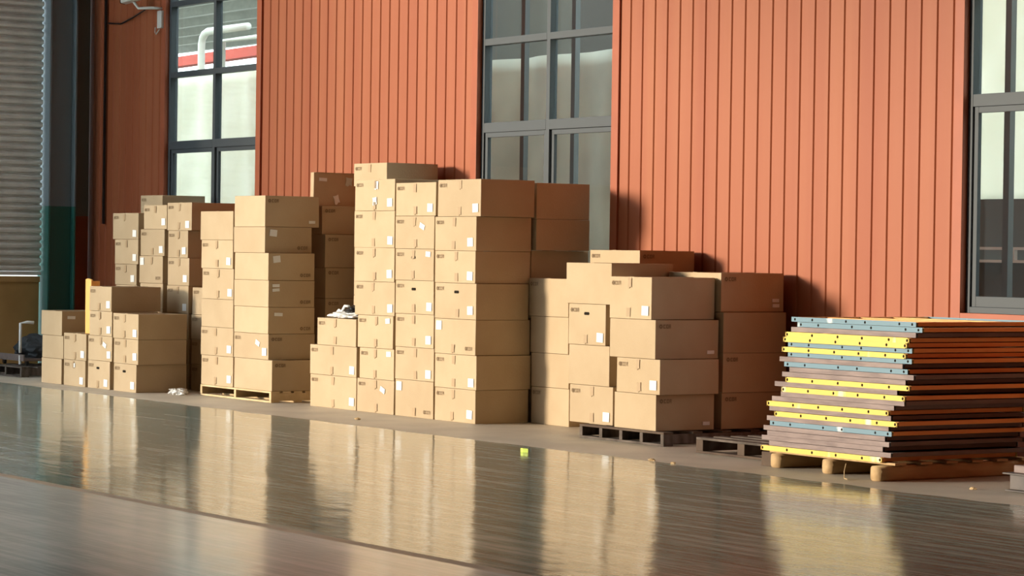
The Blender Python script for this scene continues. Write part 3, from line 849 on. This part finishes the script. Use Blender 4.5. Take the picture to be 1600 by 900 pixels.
# ------------------------------------------------------------------ small things on the floor and wall
# steel beam stub at the right edge
q = MB()
x0, y0, L_ = -13.56, 13.17, .9
root = empty('steel_beam', (x0, y0, 0), label='short dark steel beam on the floor at the right edge', cat='steel beam')
q.box(0, L_, 0, .10, .001, .012); q.box(0, L_, .044, .056, .012, .118); q.box(-.02, L_, -.01, .11, .118, .130)
q.build('beam_body', 'steel_black', root, bevel=.003)
q = MB(); q.box(.05, L_, .03, .085, .1305, .185); q.build('top_channel', 'steel_brown', root, bevel=.006)

# yellow board next to the lying box
root = empty('foam_board', (-28.25, 13.03, .607), label='glowing yellow-orange board standing on the leftmost column', cat='board')
q = MB(); q.prism([(-.07, 0), (.085, 0), (.08, .615), (-.02, .63), (-.075, .62)], 'y', -.012, .012); q.build('board_sheet', 'glow_foam', root, bevel=.003)
q = MB(); q.box(-.07, -.055, .0125, .16, 0, .60); q.build('side_flap', 'glow_foam', root, bevel=.003)

# plastic scraps
def crumple(name, mt, cx, cy, z0, rx, ry, rz_, sd, parent=None, amp=.45):
    q = MB(); bmesh.ops.create_icosphere(q.bm, subdivisions=4, radius=1)
    for v in q.bm.verts:
        n = noise.noise(v.co * 1.7 + Vector((sd, 0, 0))) + .6 * noise.noise(v.co * 4.3 + Vector((0, sd, 0)))
        s = 1 + amp * n; p = v.co * s
        v.co = Vector((cx + p.x * rx, cy + p.y * ry, z0 + max(0, (p.z + .55) * rz_)))
    return q.build(name, mt, parent, loc=(cx, cy, z0))
tag(crumple('plastic_scrap', 'bag_white', -26.62, 13.36, 0, .10, .10, .035, 3), 'crumpled white plastic scrap on the floor, larger and left one', 'plastic scrap', 'white plastic scraps beside the pale pallet')
tag(crumple('plastic_scrap', 'bag_white', -26.36, 13.25, 0, .09, .07, .03, 8), 'smaller crumpled white plastic scrap nearest the pale pallet', 'plastic scrap', 'white plastic scraps beside the pale pallet')
lf = MB()
for (a, b, s) in ((0, 0, .05),):
    lf.prism([(a - s, b), (a - s * .3, b + s * .4), (a + s, b + s * .1), (a + s * .2, b - s * .35)], 'z', .001, .018 + s * .3)
tag(lf.build('leaf_scrap', 'leaf', loc=(0, 0, 0)), 'small bright yellow-green scrap on the glossy floor', 'litter').location = (-17.86, 12.05, 0)
for k, (x, y, s, lab) in enumerate(((-16.75, 12.50, .03, 'tiny pale crumb at the concrete edge, left of its pair'), (-16.45, 12.48, .022, 'tiny pale crumb at the concrete edge, right of its pair'), (-21.95, 12.9, .03, 'small flat pale scrap before the tallest stack'), (-13.75, 13.05, .025, 'small white crumb before the steel beam'))):
    tag(crumple('floor_crumb', 'wood_pale', x, y, 0, s * 1.1, s * .8, s * .4, 20 + k), lab, 'litter')
q = MB(); q.tube([(-14.9, 12.88, .10), (-14.86, 12.83, .05), (-14.80, 12.78, .006), (-14.72, 12.74, .005)], .003, 6)
tag(q.build('straw', 'wood_pale', loc=(-14.8, 12.8, 0)), 'thin pale straw curling down before the timber pallet', 'litter')

# white and black plastic bag on the low column
root = empty('plastic_bag', (-23.72, 13.85, .914), label='crumpled white and black plastic bag on the low column', cat='bag')
o = crumple('bag_body', 'bag_white', 0, 0, 0, .27, .15, .045, 5, root, .5); o.location = (0, 0, 0)
o = crumple('black_liner', 'bag_black', .08, .06, .02, .2, .12, .07, 11, root, .6)
q = MB(); q.tube([(-.22, -.05, .03), (-.14, -.06, .075), (-.10, -.05, .06), (-.04, -.05, .12), (.03, -.04, .115)], .014, 8); q.build('bag_handle', 'bag_white', root, smooth=True)

# security camera, bracket, junction box and cable on the wall
root = empty('security_camera', (-30.75, WALL_Y, 4.6), label='white security camera on a bracket high on the dark red wall', cat='camera')
q = MB(); M_ = Matrix.Translation((-.02, -.28, .13)) @ Matrix.Rotation(math.radians(-12), 4, 'Y') @ Matrix.Rotation(math.radians(25), 4, 'Z')
q.box(-.14, .14, -.055, .055, -.05, .05, M=M_); q.build('camera_housing', 'camera_white', root, bevel=.015)
q = MB(); q.box(-.15, -.142, -.05, .05, -.045, .045, M=M_); q.build('lens_face', 'hole_dark', root)
q = MB(); q.tube([(0, -.26, .08), (.02, -.2, .0), (.28, -.15, -.01), (.32, -.002, -.01)], .018, 8); q.build('bracket', 'camera_white', root, smooth=True)
q = MB(); q.box(.26, .37, -.06, -.002, -.26, -.04); q.build('junction_box', 'camera_white', root, bevel=.006)
q = MB(); q.tube([(.27, -.03, -.27), (.22, -.05, -.33), (.19, -.05, -.30), (.18, -.04, -.24)], .008, 6); q.build('cable_tail', 'camera_white', root)
q = MB(); q.tube([(-31.98, 14.975, 4.50), (-31.6, 14.975, 4.47), (-31.2, 14.96, 4.53), (-30.85, 14.95, 4.60), (-30.75, 14.86, 4.62)], .011, 8)
tag(q.build('cable', 'bag_black', smooth=True, loc=(-31.4, 15, 4.5)), 'thin black cable running along the wall to the security camera', 'cable')
q = MB(); q.box(-32.06, -32.02, 14.955, 14.978, 1.9, 7.5)
tag(q.build('conduit', 'bag_black', loc=(-31.92, 14.97, 1.9)), 'black vertical conduit beside the left pillar', 'conduit')

# dark stack at the far left: small pallet, tray with dark bundle and a white handle
pallet(-31.4, -30.42, 13.15, 14.1, .13, ('wood_grey', 'wood_grey', 'wood_grey'), stringers=3, label='grey pallet in the shade before the brown board, far left', cat='pallet')
root = empty('hand_cart', (-30.95, 13.6, .131), label='dark low cart with a white handle on the far left pallet', cat='cart')
q = MB(); q.box(-.42, .42, -.38, .38, .06, .09); q.box(-.42, .42, -.38, -.36, .09, .14); q.box(-.42, .42, .36, .38, .09, .14); q.build('tray', 'steel_dark', root, bevel=.004)
for a in (-.34, .34):
    for b_ in (-.3, .3):
        q = MB(); q.prism([(a + .035 * math.cos(t * math.pi / 8), .036 + .035 * math.sin(t * math.pi / 8)) for t in range(16)], 'y', b_ - .015, b_ + .015); q.build('wheel', 'bag_black', root)
q = MB(); q.tube([(.30, -.37, .16), (.30, -.37, .52), (.34, -.30, .535), (.36, -.22, .53)], .019, 8); q.build('handle', 'bag_white', root, smooth=True)
q = MB(); q.tube([(.30, -.37, .02), (.30, -.37, .13)], .019, 8); q.build('handle_foot', 'bag_white', root)
o = crumple('bundle', 'cloth_dark', 0, 0, .092, .3, .27, .17, 30, None, .3)
o.location = (-30.95, 13.6, .131 + .092); tag(o, 'dark grey cloth bundle lying in the low cart at far left', 'bundle')
# ------------------------------------------------------------------ the yard beyond the windows
q = MB(); q.box(-60, 5, WALL_Y + .26, 60, -.1, -.005); tag(q.build('ground', 'ground'), kind='structure')
def sheet(x0, x1, z0, z1, y, mt, lab, sd, amp=.05):
    q = MB(); bm = q.bm; nx, nz = int((x1 - x0) / .05), 24; V = []
    for i in range(nx + 1):
        x = x0 + (x1 - x0) * i / nx; r = []
        for k in range(nz + 1):
            zz = z0 + (z1 - z0) * k / nz
            yy = y + amp * math.sin(x * 5.3 + 1.2 * noise.noise(Vector((x * .9, zz * .4, sd)))) + .6 * amp * noise.noise(Vector((x * 2, zz * .8, sd + 4)))
            r.append(bm.verts.new((x, yy, zz)))
        V.append(r)
    for i in range(nx):
        for k in range(nz): bm.faces.new((V[i][k], V[i + 1][k], V[i + 1][k + 1], V[i][k + 1]))
    o = q.build('plastic_curtain', mt, smooth=True, loc=((x0 + x1) / 2, y, z0)); tag(o, lab, 'curtain')
    md = o.modifiers.new('thick', 'SOLIDIFY'); md.thickness = .004
    return o
sheet(-37, -30.5, 0, 4.05, 17.3, 'plastic_sheet', 'bright white plastic curtain outside the left window', 1)
sheet(-28.8, -21.5, 0, 3.85, 17.3, 'grey_sheet', 'dim grey plastic curtain outside the middle window', 2)
sheet(-20.5, -12.5, 2.05, 6.2, 17.3, 'plastic_sheet', 'cream plastic curtain outside the right window', 3, .09)
q = MB(); q.box(-20.5, -12.5, 17.15, 17.25, 0, 2.15); tag(q.build('yard_wall', 'roof_grey', loc=(-16.5, 17.2, 0)), 'low grey wall seen through the right window', 'wall')
q = MB(); q.box(-20.4, -12.6, 17.02, 17.06, 1.69, 1.715)
q.box(-20.4, -12.6, 17.02, 17.149, 1.575, 1.60)
for k in range(14): q.box(-20.4 + k * .58, -20.36 + k * .58, 17.02, 17.06, 1.60, 1.69)
tag(q.build('yard_railing', 'white_pipe', loc=(-16.5, 17.04, 1.55)), 'white low railing seen through the right window', 'railing')
PXS = [-36.1, -34.9, -33.7, -32.5, -31.3, -26.0, -25.05, -24.1, -23.15, -18.6, -17.65, -16.7, -15.75]
for k, x in enumerate(PXS):
    q = MB(); q.box(x - .035, x + .035, 16.17, 16.23, 0, 6.0); q.box(x - .1, x + .1, 16.1, 16.3, -.004, .01)
    w_, j_ = ('left', k) if x < -30 else ('middle', k - 5) if x < -20 else ('right', k - 9)
    pos_ = ['leftmost', 'second from left', 'third from left', 'fourth from left', 'fifth from left'][j_]
    tag(q.build('steel_post', 'outside_post', loc=(x, 16.2, 0)), 'slim grey steel post outside the %s window, %s' % (w_, pos_), 'post', 'steel posts outside the %s window' % w_)
q = MB(); q.box(-28.9, -21.4, 18.5, 18.6, 0, 6.4); tag(q.build('yard_screen', 'roof_grey', loc=(-25, 18.5, 0)), 'dark screen above the grey curtain outside the middle window', 'screen')
root = empty('shed_roof', (-45, 24, 6.5), label='grey open shed roof with rafters beyond the left window', cat='roof')
q = MB(); q.box(-60, -30, 20, 29.5, 6.6, 6.7); o = q.build('roof_deck', 'roof_grey', root, loc=root.location); o.location = (0, 0, 0)
for k in range(9):
    q = MB(); q.box(-60, -30, 20.4 + k * 1.1, 20.55 + k * 1.1, 6.3, 6.6); o = q.build('rafter', 'shutter_metal', root, loc=root.location); o.location = (0, 0, 0)
q = MB(); q.box(-42, -31.5, 19.0, 19.2, 4.46, 4.61); o = q.build('crane_beam', 'red_beam', loc=(-37, 19, 4.5)); o.rotation_euler = (0, math.radians(-.8), 0); tag(o, 'red crane beam beyond the left window', 'beam')
q = MB(); q.tube([(-35.65, 18.2, 0), (-35.65, 18.2, 4.62), (-35.62, 18.2, 4.70), (-35.55, 18.2, 4.76), (-35.44, 18.2, 4.79), (-34.2, 18.2, 4.79)], .055, 12)
tag(q.build('pipe', 'white_pipe', smooth=True, loc=(-36.4, 18.2, 0)), 'white bent pipe beyond the left window', 'pipe')
q = MB(); q.tube([(-35.75, 18.6, 0), (-35.75, 18.6, 4.69), (-33.5, 18.6, 4.69)], .05, 12)
tag(q.build('pipe', 'white_pipe', smooth=True, loc=(-35.4, 18.6, 0)), 'straight white pipe frame right of the bent one', 'pipe')

q = MB(); q.box(-60, -48, -26.5, 5, 0, 14); tag(q.build('sun_block_building', 'interior', loc=(-54, 8, 0)), 'unseen building added to weaken the sun towards the left end', 'building')  # unseen, added so sunlight fades out towards the left end

q = MB(); q.box(-140, 60, -85, -60, 0, 5); tag(q.build('sky_block_building', 'interior', loc=(-40, -60, 0)), 'unseen long low building added to block sky near the horizon', 'building')  # unseen, added to cut low sky entering the open front
q = MB(); q.box(-300, 200, -300, 300, -.3, -.12); tag(q.build('ground', 'ground'), kind='structure')
